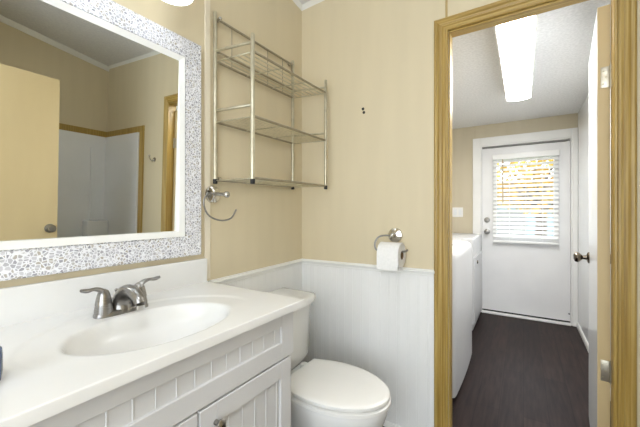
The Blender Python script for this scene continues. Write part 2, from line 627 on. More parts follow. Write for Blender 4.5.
def frame_u(bm, xa, xb, zt, wd, y0, y1, z0=0.0, bev=0.003):
    box(bm, xa - wd, xa, y0, y1, z0, zt + wd, bev)
    box(bm, xb, xb + wd, y0, y1, z0, zt + wd, bev)
    box(bm, xa + 0.0, xb - 0.0, y0, y1, zt, zt + wd, bev)


box(b, -0.497, -0.412, YE - 0.018, YE, 0, 1.995, 0.004)
box(b, 0.414, XR - 0.001, YE - 0.018, YE, 0, 1.995, 0.004)
box(b, -0.412, 0.414, YE - 0.018, YE, 1.905, 1.995, 0.004)
box(b, -0.425, -0.405, YE, YE + 0.1, 0, 1.91)
box(b, 0.405, 0.425, YE, YE + 0.1, 0, 1.91)
box(b, -0.405, 0.405, YE, YE + 0.1, 1.892, 1.91)
box(b, -0.405, 0.405, YE + 0.056, YE + 0.1, 1.862, 1.892)
box(b, -0.405, -0.39, YE + 0.056, YE + 0.1, 0.02, 1.862)
box(b, 0.39, 0.405, YE + 0.056, YE + 0.1, 0.02, 1.862)
struct('trim_13', b, M['white'], 'white trim and jamb around the exterior door', 'door trim')
b = NB()
WX0, WX1, WZ0, WZ1 = -0.255, 0.265, 0.87, 1.73
ys0, ys1 = YE + 0.012, YE + 0.054
for q in ((-0.402, WX0, 0.028, 1.872), (WX1, 0.402, 0.028, 1.872), (WX0, WX1, 0.028, WZ0), (WX0, WX1, WZ1, 1.872)):
    box(b, q[0], q[1], ys0, ys1, q[2], q[3])
d2 = struct('door_2', b, M['extdoor'], 'white exterior door with blind-covered window at the end of the laundry', 'door')
b = NB()
for q in ((WX0 - 0.03, WX0, WZ0 - 0.03, WZ1 + 0.03), (WX1, WX1 + 0.03, WZ0 - 0.03, WZ1 + 0.03), (WX0, WX1, WZ0 - 0.03, WZ0), (WX0, WX1, WZ1, WZ1 + 0.03)):
    box(b, q[0], q[1], ys0 - 0.008, ys0, q[2], q[3], 0.002)
obj('window_bead', b, M['extdoor'], d2)
b = NB(); box(b, WX0, WX1, ys0 + 0.018, ys0 + 0.023, WZ0, WZ1)
obj('window_pane', b, M['glass'], d2)
for z, nm in ((1.057, 'deadbolt'), (0.926, 'knob')):
    b = NB()
    if nm == 'knob':
        lathe(b, [(0.03, 0), (0.03, -0.006), (0.012, -0.012), (0.011, -0.03), (0.024, -0.04), (0.028, -0.052), (0.022, -0.064), (0.01, -0.067)], (-0.351, ys0, z), 'y', 24)
    else:
        lathe(b, [(0.03, 0), (0.03, -0.008), (0.024, -0.014), (0.01, -0.015)], (-0.351, ys0, z), 'y', 24)
        box(b, -0.355, -0.347, ys0 - 0.03, ys0 - 0.012, z - 0.016, z + 0.016, 0.002)
    obj(nm, b, M['nickel'], d2, smooth=True)
b = NB(); tube(b, [(-0.40, YE + 0.006, 1.881), (0.0, YE + 0.004, 1.882), (0.36, YE + 0.004, 1.880), (0.395, YE + 0.0, 1.886)], 0.0115, 10)
obj('weatherstrip', b, M['weather'], d2, smooth=True)
b = NB(); box(b, -0.405, 0.405, YE - 0.03, YE + 0.1, 0.0, 0.022, 0.006)
struct('trim_14', b, M['white'], 'white threshold under the exterior door', 'threshold')
b = NB(); box(b, -0.40, 0.40, ys0 - 0.004, ys0 + 0.004, 0.0235, 0.038, 0.001)
obj('gap_shade_strip', b, M['dark'], d2)  # dark strip standing in for the shaded gap above the threshold
b = NB(); lathe(b, [(0.006, 0), (0.006, -0.02), (0.003, -0.022)], (0.39, ys0, 0.115), 'y', 10)
obj('door_stop', b, M['dark'], d2)

# blind hung on the exterior door
bl = thing('window_blind', 'white slatted blind hanging over the exterior door window', 'blind', (0.008, ys0 - 0.03, 0.81))
BX0, BX1 = -0.288, 0.303
yb = ys0 - 0.038
b = NB(); box(b, BX0 - 0.006, BX1 + 0.006, yb - 0.026, ys0 - 0.009, 1.728, 1.785, 0.004)
obj('headrail', b, M['blind'], bl)
b = NB()
z = 1.705
while z > 0.86:
    a = math.radians(40)
    cy, cz = 0.023 * math.cos(a), 0.023 * math.sin(a)
    t = 0.0013
    prof = [(-cy, -cz - t), (0, t * 0.6 - t), (cy, cz - t), (cy, cz + t), (0, t * 0.6 + t), (-cy, -cz + t)]
    loft(b, [[(x, yb + p, z + q) for p, q in prof] for x in (BX0, BX1)])
    z -= 0.0455
obj('slats', b, M['blind'], bl)
b = NB(); box(b, BX0, BX1, yb - 0.024, yb + 0.024, 0.812, 0.834, 0.004)
obj('bottom_rail', b, M['blind'], bl)
for x in (-0.13, 0.02, 0.17):
    b = NB()
    for dy in (-0.022, 0.022):
        tube(b, [(x, yb + dy, 1.73), (x, yb + dy, 0.83)], 0.0016, 6)
    obj('ladder_cord', b, M['blind'], bl)
b = NB(); tube(b, [(-0.193, yb - 0.034, 1.725), (-0.191, yb - 0.036, 1.25)], 0.005, 8)
obj('tilt_wand', b, M['wood'], bl, smooth=True)

# ------------------------------------------------------------------ outside
b = NB(); box(b, -12, 12, YE + 0.1, 30, -0.9, -0.8)
struct('ground', b, M['grass'], 'pale ground outside the exterior door', 'ground')


def tree(x, y, h, r, seed, label):
    rnd = random.Random(seed)
    t = thing('autumn_tree', label, 'tree', (x, y, -0.8), 'yellow trees outside the blind')
    bm = NB()
    tube(bm, spline([(x, y, -0.8), (x + 0.08, y, h * 0.35), (x - 0.05, y, h * 0.8)], 4), [0.16 - 0.013 * i for i in range(9)], 10)
    for k in range(5):
        a = k * 1.3
        tube(bm, [(x, y, h * 0.4 + 0.1 * k), (x + 0.6 * r * math.cos(a), y + 0.6 * r * math.sin(a), h * 0.62 + 0.16 * k)], [0.05, 0.02], 6)
    obj('trunk', bm, M['bark'], t, smooth=True)
    bm = NB()
    for k in range(1500):
        while True:
            p = Vector((rnd.uniform(-1, 1), rnd.uniform(-1, 1), rnd.uniform(-1, 1)))
            if p.length < 1:
                break
        c = Vector((x, y, h * 0.75)) + Vector((p.x * r, p.y * r, p.z * r * 0.8))
        q = Matrix.Rotation(rnd.uniform(0, 6), 3, Vector((rnd.random(), rnd.random(), rnd.random() + 0.1)).normalized())
        s = rnd.uniform(0.05, 0.1)
        bm.faces.new([bm.verts.new(c + q @ Vector(v)) for v in ((-s, 0, 0), (0, -s * 0.5, 0.01), (s, 0, 0), (0, s * 0.5, 0.01))])
    obj('foliage', bm, M['leaf'], t)


tree(0.25, 8.6, 2.6, 1.15, 1, 'yellow-leaved tree outside, behind the upper slats of the blind')
nh = thing('neighbor_house', 'pale blue house outside, glimpsed through the lower slats of the blind', 'house', (-1.0, 15.0, -0.8))
b = NB(); box(b, -7.0, 5.0, 15.0, 21.0, -0.8, 1.55)
obj('wall', b, M['siding'], nh)
b = NB(); loft(b, [[(x, 14.5, 1.5), (x, 18.0, 2.6), (x, 21.5, 1.5), (x, 21.5, 1.42), (x, 14.5, 1.42)] for x in (-7.4, 5.4)])
obj('roof', b, M['bark'], nh)
b = NB(); box(b, -0.9, 0.1, 14.96, 15.0, 0.1, 1.2, 0.01)
obj('window', b, M['weather'], nh)

# ------------------------------------------------------------------ mirror
MX = XL + 0.001
mir = thing('wall_mirror', 'large wall mirror in a pebble mosaic frame above the sink', 'mirror', (XL, 0.49, 0.974))
MY0, MY1, MZ0, MZ1 = 0.10, 0.882, 0.9737, 1.8684
MB = 0.082
b = NB()
T = 0.028


def frame_prism(bm, x0, x1, o, i, x_in=None):
    """picture-frame ring between outer rect o and inner rect i, mitred"""
    xi = x1 if x_in is None else x_in
    O = [(o[0], o[2]), (o[1], o[2]), (o[1], o[3]), (o[0], o[3])]
    I = [(i[0], i[2]), (i[1], i[2]), (i[1], i[3]), (i[0], i[3])]
    sec = []
    for (oy, oz), (iy, iz) in zip(O, I):
        sec.append([bm.verts.new(p) for p in ((x0, oy, oz), (x1, oy, oz), (xi, iy, iz), (x0, iy, iz))])
    for k in range(4):
        a, c = sec[k], sec[(k + 1) % 4]
        for j in range(4):
            jj = (j + 1) % 4
            bm.faces.new((a[j], a[jj], c[jj], c[j]))


frame_prism(b, MX, XL + T, (MY0, MY1, MZ0, MZ1), (MY0 + MB, MY1 - MB, MZ0 + MB, MZ1 - MB))
es = [e for e in b.edges if all(abs(v.co.x - XL - T) < 1e-4 for v in e.verts)]
bmesh.ops.bevel(b, geom=es, offset=0.004, segments=2, affect='EDGES')
fr = obj('mosaic_frame', b, M['mosaic'], mir)
b = NB()
g = 0.022
frame_prism(b, MX, XL + T + 0.002, (MY0 + MB, MY1 - MB, MZ0 + MB, MZ1 - MB), (MY0 + MB + g, MY1 - MB - g, MZ0 + MB + g, MZ1 - MB - g), XL + 0.024)
obj('inner_trim', b, M['white'], mir)['label'] = 'smooth white inner trim of the frame'
b = NB()
gy0, gy1, gz0, gz1 = MY0 + MB + 0.004, MY1 - MB - 0.004, MZ0 + MB + 0.004, MZ1 - MB - 0.004
h = gz1 - gz0
x0g = XL + 0.004
vs = []
for dx in (0.0, 0.003):
    for (y, z) in ((gy0, gz0), (gy1, gz0), (gy1, gz1), (gy0, gz1)):
        vs.append(b.verts.new((x0g + dx + (z - gz0) * math.tan(MIRROR_TILT), y, z)))
for f in ((0, 1, 2, 3), (4, 5, 6, 7), (0, 1, 5, 4), (1, 2, 6, 5), (2, 3, 7, 6), (3, 0, 4, 7)):
    b.faces.new([vs[i] for i in f])
obj('mirror_glass', b, M['mirror'], mir)['label'] = 'silvered mirror glass'

# ------------------------------------------------------------------ vanity light
vl = thing('vanity_light', 'wall light with white bell glass shades above the mirror', 'light', (XL, 0.5, 2.11))
b = NB(); box(b, XL, XL + 0.022, 0.22, 0.79, 2.075, 2.155, 0.008)
obj('backplate', b, M['nickel'], vl)
for y in (0.664, 0.464, 0.264):
    b = NB()
    tube(b, spline([(XL + 0.02, y, 2.115), (XL + 0.07, y, 2.12), (-1.035, y, 2.105), (-1.03, y, 2.038)], 5), 0.008, 10)
    lathe(b, [(0.02, 2.016), (0.026, 2.032), (0.024, 2.051), (0.012, 2.058)], (-1.03, y, 0), 'z', 20)
    obj('arm', b, M['nickel'], vl, smooth=True)
    b = NB()
    lathe(b, [(0.022, 1.994), (0.034, 2.018), (0.044, 1.996), (0.050, 1.966), (0.056, 1.938), (0.065, 1.917), (0.062, 1.917), (0.053, 1.938), (0.047, 1.966), (0.041, 1.994), (0.031, 2.014), (0.018, 2.022)], (-1.03, y, 0), 'z', 32)
    obj('glass_shade', b, M['shade'], vl, smooth=True)
    b = NB(); ball(b, (-1.03, y, 1.961), 0.026)
    obj('bulb', b, M['shade'], vl, smooth=True)

# fill lamp added on the ceiling behind the viewer to brighten the bathroom
cl = thing('ceiling_fill_lamp', 'added round white fill lamp on the ceiling behind the viewer', 'light', (0.1, -0.35, ceil_z(0.1, -0.35)))
b = NB(); lathe(b, [(0.17, 0), (0.175, -0.01), (0.17, -0.022)], (0.1, -0.35, ceil_z(0.1, -0.35)), 'z', 36)
obj('rim', b, M['nickel'], cl, smooth=True)
b = NB(); lathe(b, [(0.165, -0.02), (0.155, -0.045), (0.12, -0.07), (0.06, -0.086), (0.01, -0.09)], (0.1, -0.35, ceil_z(0.1, -0.35)), 'z', 36)
obj('dome_glass', b, M['dome'], cl, smooth=True)

# laundry fluorescent
fl = thing('fluorescent_light', 'long lit fluorescent lamp on the laundry ceiling', 'light', (-0.03, 2.4, ZL))
b = NB()
box(b, -0.123, -0.113, 1.776, 3.055, ZL - 0.078, ZL, 0.002)
box(b, 0.047, 0.057, 1.776, 3.055, ZL - 0.078, ZL, 0.002)
box(b, -0.113, 0.050, 1.776, 1.786, ZL - 0.076, ZL, 0.002)
box(b, -0.113, 0.050, 3.045, 3.055, ZL - 0.076, ZL, 0.002)
box(b, -0.113, 0.050, 1.786, 3.045, ZL - 0.02, ZL)
obj('housing', b, M['white'], fl)
b = NB()
prof = [(-0.112, ZL - 0.07)] + [(-0.0315 + 0.081 * u, ZL - 0.076 - 0.012 * (1 - u * u)) for u in [k / 8 - 1 for k in range(17)]] + [(0.049, ZL - 0.07)]
loft(b, [[(x, y, z) for x, z in prof] for y in (1.787, 3.044)])
obj('lens', b, M['tube'], fl, smooth=True)

# ------------------------------------------------------------------ vanity cabinet
CF = -0.682
VY0, VY1 = 0.045, 0.889
vc = thing('vanity_cabinet', 'grey white vanity cabinet with beadboard doors under the sink', 'cabinet', ((XL + CF) / 2, 0.47, 0))
b = NB()
box(b, XL + 0.006, CF - 0.02, VY0, VY0 + 0.016, 0.0, 0.824)
box(b, XL + 0.006, CF - 0.02, VY1 - 0.016, VY1, 0.0, 0.824)
box(b, XL + 0.006, CF - 0.02, VY0 + 0.016, VY1 - 0.016, 0.09, 0.106)
box(b, XL + 0.006, XL + 0.014, VY0 + 0.016, VY1 - 0.016, 0.106, 0.70)
box(b, CF - 0.09, CF - 0.08, VY0 + 0.016, VY1 - 0.016, 0.0, 0.09)
# face frame
box(b, CF - 0.02, CF - 0.006, VY0, VY0 + 0.04, 0.09, 0.824)
box(b, CF - 0.02, CF - 0.006, VY1 - 0.04, VY1, 0.09, 0.824)
box(b, CF - 0.02, CF - 0.006, VY0 + 0.04, VY1 - 0.04, 0.09, 0.13)
box(b, CF - 0.02, CF - 0.006, VY0 + 0.04, VY1 - 0.04, 0.64, 0.70)
box(b, CF - 0.02, CF - 0.006, VY0 + 0.04, VY1 - 0.04, 0.79, 0.824)
box(b, CF - 0.02, CF - 0.006, 0.48, 0.525, 0.13, 0.64)
obj('carcass', b, M['cab'], vc)


def panel_front(name, y0, y1, z0, z1, st_l, st_r, rt, rb, pitch, parent):
    """front made of a flat frame and an inset beadboard field"""
    bm = NB()
    xf, xi = CF + 0.008, CF + 0.0
    iy0, iy1, iz0, iz1 = y0 + st_l, y1 - st_r, z0 + rb, z1 - rt
    box(bm, CF - 0.006, xf, y0, iy0, z0, z1, 0.0015, 1)
    box(bm, CF - 0.006, xf, iy1, y1, z0, z1, 0.0015, 1)
    box(bm, CF - 0.006, xf, iy0, iy1, z0, iz0, 0.0015, 1)
    box(bm, CF - 0.006, xf, iy0, iy1, iz1, z1, 0.0015, 1)
    o = obj(name, bm, M['cab'], parent)
    bm = NB()
    poly = [(iy0, -0.006)]
    a = iy0
    while a < iy1 - 1e-6:
        e = min(a + pitch, iy1)
        wv = 0.005
        poly += [(a + 0.0005, 0.0), (e - wv, 0.0), (e - wv + 0.001, 0.0018), (e - wv + 0.003, 0.0018), (e - wv + 0.004, 0.0)] if e < iy1 - 1e-6 else [(a + 0.0005, 0.0), (e, 0.0)]
        a = e
    poly.append((iy1, -0.006))
    extrude_poly(bm, poly, lambda p, q, z: (xi + q, p, z), iz0, iz1)
    obj('bead_panel', bm, M['cab'], o)
    return o


panel_front('false_drawer_front', VY0 + 0.004, VY1 - 0.004, 0.668, 0.820, 0.055, 0.062, 0.045, 0.056, 0.0495, vc)
for y0, y1, kn in ((0.505, 0.870, 0.553), (0.064, 0.499, 0.450)):
    d = panel_front('door', y0, y1, 0.11, 0.662, 0.052, 0.052, 0.056, 0.056, 0.05, vc)
    b = NB()
    lathe(b, [(0.007, 0), (0.006, 0.012), (0.013, 0.018), (0.015, 0.024), (0.010, 0.029), (0.003, 0.030)], (CF + 0.008, kn, 0.612), 'x', 20)
    obj('knob', b, M['nickel'], d, smooth=True)

# ------------------------------------------------------------------ countertop with moulded basin
TX0, TX1, TY0, TY1, ZT = -1.173, -0.649, 0.03, 0.918, 0.85
ct = thing('sink_top', 'white moulded sink top with oval basin and backsplash', 'sink', (-0.92, 0.47, 0.825))


def topz(x, y):
    dx, dy = x + 0.856, y - 0.507
    ax = 0.238 if dx < 0 else 0.178
    ro = math.hypot(dx / ax, (y - 0.51) / 0.30)
    s = min(max((1.03 - ro) / 0.06, 0), 1)
    s *= min(max((0.07 - dx) / 0.10, 0), 1)
    z = ZT - 0.0035 * s * s * (3 - 2 * s)
    r = math.hypot(dx / 0.146, dy / 0.211)
    if r < 1.06:
        t = min(max((1.06 - r) / 0.16, 0), 1)
        lip = t * t * (3 - 2 * t)
        z -= 0.022 * lip + 0.095 * (max(0, 1 - r * r) ** 0.75)
    # rolled edge
    e = min(TX1 - x, TY1 - y, y - TY0)
    if e < 0.003:
        z -= 0.003 - math.sqrt(max(0.0, 0.003 ** 2 - (0.003 - e) ** 2))
    return z


def axis_pts(a, c, step, fine):
    n = int(round((c - a) / step))
    return sorted(set([a + (c - a) * i / n for i in range(n + 1)] + fine))


xs = axis_pts(TX0, TX1, 0.006, [TX1 - 0.0005, TX1 - 0.0015, TX1 - 0.003])
ysl = axis_pts(TY0, TY1, 0.006, [TY1 - 0.0005, TY1 - 0.0015, TY1 - 0.003, TY0 + 0.0015, TY0 + 0.003])
b = NB()
grid = [[b.verts.new((x, y, topz(x, y))) for y in ysl] for x in xs]
for i in range(len(xs) - 1):
    for j in range(len(ysl) - 1):
        b.faces.new((grid[i][j], grid[i + 1][j], grid[i + 1][j + 1], grid[i][j + 1]))
loop = [grid[i][0] for i in range(len(xs))] + [grid[-1][j] for j in range(1, len(ysl))] + [grid[i][-1] for i in range(len(xs) - 2, -1, -1)] + [grid[0][j] for j in range(len(ysl) - 2, 0, -1)]
low = [b.verts.new((v.co.x, v.co.y, 0.825)) for v in loop]
for i in range(len(loop)):
    j = (i + 1) % len(loop)
    b.faces.new((loop[i], loop[j], low[j], low[i]))
inner = [b.verts.new((min(v.co.x, TX1 - 0.03), min(max(v.co.y, TY0 + 0.03), TY1 - 0.035), 0.825)) for v in loop]
for i in range(len(loop)):
    j = (i + 1) % len(loop)
    q = [low[i], low[j], inner[j], inner[i]]
    if len({tuple(round(c, 5) for c in v.co) for v in q}) == 4:
        b.faces.new(q)
obj('basin_top', b, M['marble'], ct, smooth=True, angle=60)
b = NB(); box(b, XL + 0.002, TX0 + 0.001, TY0, TY1, 0.83, 0.952, 0.004)
obj('backsplash', b, M['marble'], ct)
b = NB()
lathe(b, [(0.021, 0.0), (0.021, 0.002), (0.016, 0.003), (0.013, 0.0015), (0.004, 0.003)], (-0.87, 0.501, topz(-0.87, 0.501)), 'z', 24)
obj('drain', b, M['chrome'], ct, smooth=True)

# ------------------------------------------------------------------ faucet
FX, FY, FZ = -1.055, 0.507, topz(-1.055, 0.507)
fa = thing('faucet', 'brushed nickel two-handle faucet on the sink deck', 'faucet', (FX, FY, FZ))


def sq(cx, cy, hx, hy, z, n=28, p=3.2):
    o = []
    for k in range(n):
        a = 2 * PI * k / n
        o.append((cx + hx * math.copysign(abs(math.cos(a)) ** (2 / p), math.cos(a)), cy + hy * math.copysign(abs(math.sin(a)) ** (2 / p), math.sin(a)), z))
    return o


b = NB()
loft(b, [sq(FX, FY, 0.027, 0.078, FZ), sq(FX, FY, 0.027, 0.078, FZ + 0.008), sq(FX, FY, 0.023, 0.073, FZ + 0.014)])
obj('base_plate', b, M['nickel'], fa, smooth=True)
b = NB()
path = spline([(-1.060, FY, FZ + 0.006), (-1.058, FY, FZ + 0.032), (-1.044, FY, FZ + 0.055), (-1.016, FY, FZ + 0.068), (-0.985, FY, FZ + 0.066), (-0.960, FY, FZ + 0.053), (-0.949, FY, FZ + 0.040)], 5)
nn = len(path)
rad = [0.033 - 0.0185 * (i / (nn - 1)) ** 0.7 for i in range(nn)]
tube(b, path, rad, 18)
obj('spout', b, M['nickel'], fa, smooth=True)
b = NB()
lathe(b, [(0.0115, 0.0), (0.0115, 0.012), (0.008, 0.013)], (-0.949, FY, FZ + 0.026), 'z', 16)
obj('aerator', b, M['chrome'], fa, smooth=True)
b = NB()
tube(b, [(-1.092, FY, FZ + 0.01), (-1.092, FY, FZ + 0.060)], 0.003, 8)
ball(b, (-1.092, FY, FZ + 0.063), 0.005)
obj('lift_rod', b, M['nickel'], fa, smooth=True)
for s in (-1, 1):
    y = FY + s * 0.052
    b = NB()
    lathe(b, [(0.0245, 0.008), (0.0245, 0.018), (0.0215, 0.034), (0.0215, 0.036), (0.0225, 0.0365), (0.0195, 0.052), (0.0165, 0.066), (0.0125, 0.076), (0.005, 0.081)], (FX, y, FZ), 'z', 24)
    pts = spline([(FX, y - s * 0.002, FZ + 0.060), (FX + 0.002, y + s * 0.008, FZ + 0.078), (FX + 0.005, y + s * 0.026, FZ + 0.086), (FX + 0.010, y + s * 0.046, FZ + 0.086), (FX + 0.014, y + s * 0.062, FZ + 0.090)], 4)
    k = len(pts) - 1
    tube(b, pts, [0.0150 - 0.0085 * min(1, i / (k * 0.6)) + (0.0025 * math.sin(PI * (i - 0.6 * k) / (0.4 * k)) if i > 0.6 * k else 0) for i in range(k + 1)], 12, True, (1.15, 0.7))
    obj('handle', b, M['nickel'], fa, smooth=True)

b = NB()
lathe(b, [(0.028, 0.0), (0.034, 0.004), (0.036, 0.02), (0.036, 0.050), (0.035, 0.060), (0.029, 0.065), (0.025, 0.063), (0.026, 0.012), (0.004, 0.010)], (-0.812, 0.1455, ZT), 'z', 28)
tag(obj('cup', b, M['navy'], base=(-0.812, 0.1455, ZT), smooth=True), 'small navy blue cup at the left end of the sink top', 'cup')

# ------------------------------------------------------------------ toilet
TC = 1.188
to = thing('toilet', 'white toilet with closed lid between the vanity and the door', 'toilet', (-0.8, TC, 0))


def egg(z, grow=0.0, back=-0.877, shift=0.0, wide=0.17, front=0.257, bw=0.128, n=40):
    pts = []
    cx = -0.70 + shift
    for k in range(n + 1):
        t = -PI / 2 + PI * k / n
        pts.append((cx + (front + grow) * math.cos(t), TC + (wide + grow) * math.sin(t), z))
    m = 10
    L_ = cx - (back - grow)
    for k in range(1, m + 1):
        u = k / m
        pts.append((cx - L_ * u, TC + (wide - (wide - bw) * u * u) + grow, z))
    for k in range(m, 0, -1):
        u = k / m
        pts.append((cx - L_ * u, TC - (wide - (wide - bw) * u * u) - grow, z))
    return pts


b = NB()
loft(b, [egg(0.0, 0, -0.93, -0.03, 0.105, 0.16, 0.10), egg(0.03, 0, -0.93, -0.03, 0.105, 0.16, 0.10), egg(0.06, 0, -0.93, -0.03, 0.098, 0.15, 0.095), egg(0.14, 0, -0.93, -0.02, 0.098, 0.15, 0.10), egg(0.20, 0, -0.92, -0.01, 0.112, 0.18, 0.105),
         egg(0.26, 0, -0.90, 0, 0.136, 0.215, 0.11), egg(0.31, -0.003, -0.89, 0, 0.153, 0.235, 0.12), egg(0.345, -0.006, -0.89, 0, 0.163, 0.25, 0.125), egg(0.365, -0.008, -0.90, 0, 0.168, 0.256, 0.128), egg(0.382, -0.008, -0.90, 0, 0.168, 0.256, 0.128), egg(0.389, -0.013, -0.90, 0, 0.168, 0.256, 0.128)])
box(b, -1.13, -0.86, TC - 0.13, TC + 0.13, 0.30, 0.388, 0.02, 3)
obj('bowl', b, M['porc'], to, smooth=True, angle=50)
b = NB()
loft(b, [egg(0.390, -0.002), egg(0.393, 0.003), egg(0.404, 0.003), egg(0.408, -0.004)])
obj('seat', b, M['seatp'], to, smooth=True)
b = NB()
loft(b, [egg(0.4135, -0.010), egg(0.4155, 0.0), egg(0.4265, 0.0), egg(0.431, -0.004), egg(0.433, -0.016), egg(0.4335, -0.05)])
obj('lid', b, M['seatp'], to, smooth=True)
for s in (-1, 1):
    b = NB(); box(b, -0.912, -0.868, TC + s * 0.075 - 0.018, TC + s * 0.075 + 0.018, 0.388, 0.422, 0.006, 3)
    obj('hinge_cap', b, M['seatp'], to, smooth=True)
for s in (-1, 1):
    b = NB(); lathe(b, [(0.014, 0.0), (0.014, 0.008), (0.008, 0.016), (0.002, 0.018)], (-0.80, TC + s * 0.118, 0.0), 'z', 14)
    obj('bolt_cap', b, M['seatp'], to, smooth=True)


def tank_sec(z, xb, xf, hw, bow, n=12):
    """straight back, bowed front with rounded corners"""
    pts = [(xb, TC - hw + 0.008, z), (xb + 0.008, TC - hw, z)]
    for k in range(n + 1):
        u = -1 + 2 * k / n
        a = abs(u) ** 6
        pts.append((xf + bow * (1 - u * u) - 0.022 * a, TC + hw * u * (1 - 0.0 * a), z))
    pts += [(xb + 0.008, TC + hw, z), (xb, TC + hw - 0.008, z)]
    return pts


b = NB()
loft(b, [tank_sec(0.385, -1.155, -0.975, 0.185, 0.02), tank_sec(0.395, -1.16, -0.960, 0.205, 0.022), tank_sec(0.42, -1.162, -0.950, 0.219, 0.025), tank_sec(0.69, -1.165, -0.942, 0.232, 0.027)])
tk = obj('tank', b, M['porc'], to, smooth=True, angle=50)
b = NB()
loft(b, [tank_sec(0.687, -1.166, -0.933, 0.249, 0.03), tank_sec(0.691, -1.168, -0.928, 0.255, 0.032), tank_sec(0.712, -1.168, -0.928, 0.255, 0.032), tank_sec(0.720, -1.165, -0.934, 0.249, 0.03), tank_sec(0.724, -1.155, -0.95, 0.22, 0.025)])
obj('tank_lid', b, M['porc'], to, smooth=True, angle=50)
b = NB()
lathe(b, [(0.014, 0), (0.014, 0.006), (0.006, 0.008), (0.006, 0.016)], (-0.948, TC - 0.16, 0.645), 'x', 14)
tube(b, [(-0.929, TC - 0.165, 0.645), (-0.925, TC - 0.12, 0.643), (-0.927, TC - 0.09, 0.638)], [0.006, 0.006, 0.008], 10)
obj('flush_lever', b, M['chrome'], to, smooth=True)

# ------------------------------------------------------------------ wire rack
RX, FXR = XL + 0.016, -0.967
ry0, ry1, fy0, fy1 = 0.962, 1.538, 0.986, 1.577
rk = thing('wire_rack', 'satin metal wall rack with three wire shelves above the toilet', 'rack', (-1.08, 1.27, 1.28))
for x, y, z0, z1 in ((RX, ry0, 1.285, 2.062), (RX, ry1, 1.292, 2.068), (FXR, fy0, 1.277, 1.912), (FXR, fy1, 1.288, 1.918)):
    b = NB()
    tube(b, [(x, y, z0 + 0.018), (x, y, z1 - 0.004), (x, y, z1)], [0.0093, 0.0093, 0.0065], 14)
    p = obj('post', b, M['rackm'], rk, smooth=True)
    b = NB()
    lathe(b, [(0.0085, 0.0), (0.0100, 0.002), (0.0100, 0.02), (0.0085, 0.022)], (x, y, z0 - 0.002), 'z', 14)
    obj('end_cap', b, M['dark'], p, smooth=True)
b = NB(); tube(b, [(RX, ry0, 2.034), (RX, ry1, 2.041)], 0.0058, 10)
for u in (0.17, 0.39, 0.61, 0.83):
    y = ry0 + (ry1 - ry0) * u
    tube(b, [(RX, y, 2.036), (RX, y, 1.842)], 0.0016, 6)
obj('top_bar', b, M['wire'], rk, smooth=True)
for s, (zr, zf) in enumerate(((1.882, 1.838), (1.570, 1.560), (1.318, 1.296))):
    zf2 = zf + 0.011
    if s < 2:
        for (ya, yc) in ((ry0, fy0), (ry1, fy1)):
            b = NB(); tube(b, [(RX, ya, (1.884, 1.612)[s]), (FXR, yc, (1.876, 1.610)[s])], 0.0065, 10)
            obj('side_bar', b, M['rackm'], rk, smooth=True)
    zs = (1.838, 1.563, 1.300)[s]
    b = NB()
    tube(b, [(RX, ry0, zs), (RX, ry1, zs + 0.006)], 0.0058, 10)
    tube(b, [(FXR, fy0, zs), (FXR, fy1, zs + 0.006)], 0.0058, 10)
    sh = obj('shelf_rail', b, M['wire'], rk, smooth=True)
    b = NB()
    nW = (7, 11, 9)[s]
    for k in range(1, nW):
        u = k / nW
        x = RX + (FXR - RX) * u
        tube(b, [(x, ry0 + (fy0 - ry0) * u, zs), (x, ry1 + (fy1 - ry1) * u, zs + 0.006)], (0.0028, 0.0022, 0.0022)[s], 6)
    for u in (0.0, 0.33, 0.67, 1.0):
        tube(b, [(RX, ry0 + (ry1 - ry0) * u, zs - 0.003 + 0.006 * u), (FXR, fy0 + (fy1 - fy0) * u, zs - 0.003 + 0.006 * u)], 0.0026, 6)
    obj('shelf_wires', b, M['rackm'], sh, smooth=True)
    if s == 0:
        b = NB(); tube(b, [(RX, ry0, 1.884), (RX, ry1, 1.892)], 0.005, 10)
        obj('back_bar', b, M['wire'], rk, smooth=True)
for y, z in ((ry0 + 0.02, 2.036), (ry1 - 0.02, 2.040), (ry0 + 0.018, 1.306), (ry1 - 0.018, 1.318)):
    b = NB()
    lathe(b, [(0.010, 0), (0.010, 0.004), (0.005, 0.005), (0.005, 0.022), (0.0085, 0.023), (0.0085, 0.029), (0.004, 0.031)], (XL, y, z), 'x', 14)
    obj('wall_mount', b, M['chrome'], rk, smooth=True)

# ------------------------------------------------------------------ towel ring
tr = thing('towel_ring', 'open chrome towel ring on the beige wall below the rack', 'towel ring', (XL, 0.955, 1.235))
b = NB(); lathe(b, [(0.040, 0), (0.040, 0.006), (0.037, 0.010), (0.026, 0.012), (0.012, 0.016)], (XL + 0.006, 0.955, 1.235), 'x', 32)
obj('rosette', b, M['chrome'], tr, smooth=True)
b = NB()
tube(b, [(XL + 0.018, 0.955, 1.235), (-1.148, 0.962, 1.235), (-1.136, 0.984, 1.235)], 0.009, 14)
ball(b, (-1.132, 0.990, 1.234), 0.0155)
obj('post', b, M['chrome'], tr, smooth=True)
b = NB()
tube(b, spline([(-1.136, 0.985, 1.236), (-1.134, 0.93, 1.238), (-1.134, 0.888, 1.229), (-1.135, 0.870, 1.200), (-1.137, 0.882, 1.158), (-1.138, 0.915, 1.130), (-1.138, 0.972, 1.117), (-1.138, 1.022, 1.128), (-1.138, 1.052, 1.166)], 5), 0.0038, 10)
obj('ring', b, M['nickel'], tr, smooth=True)

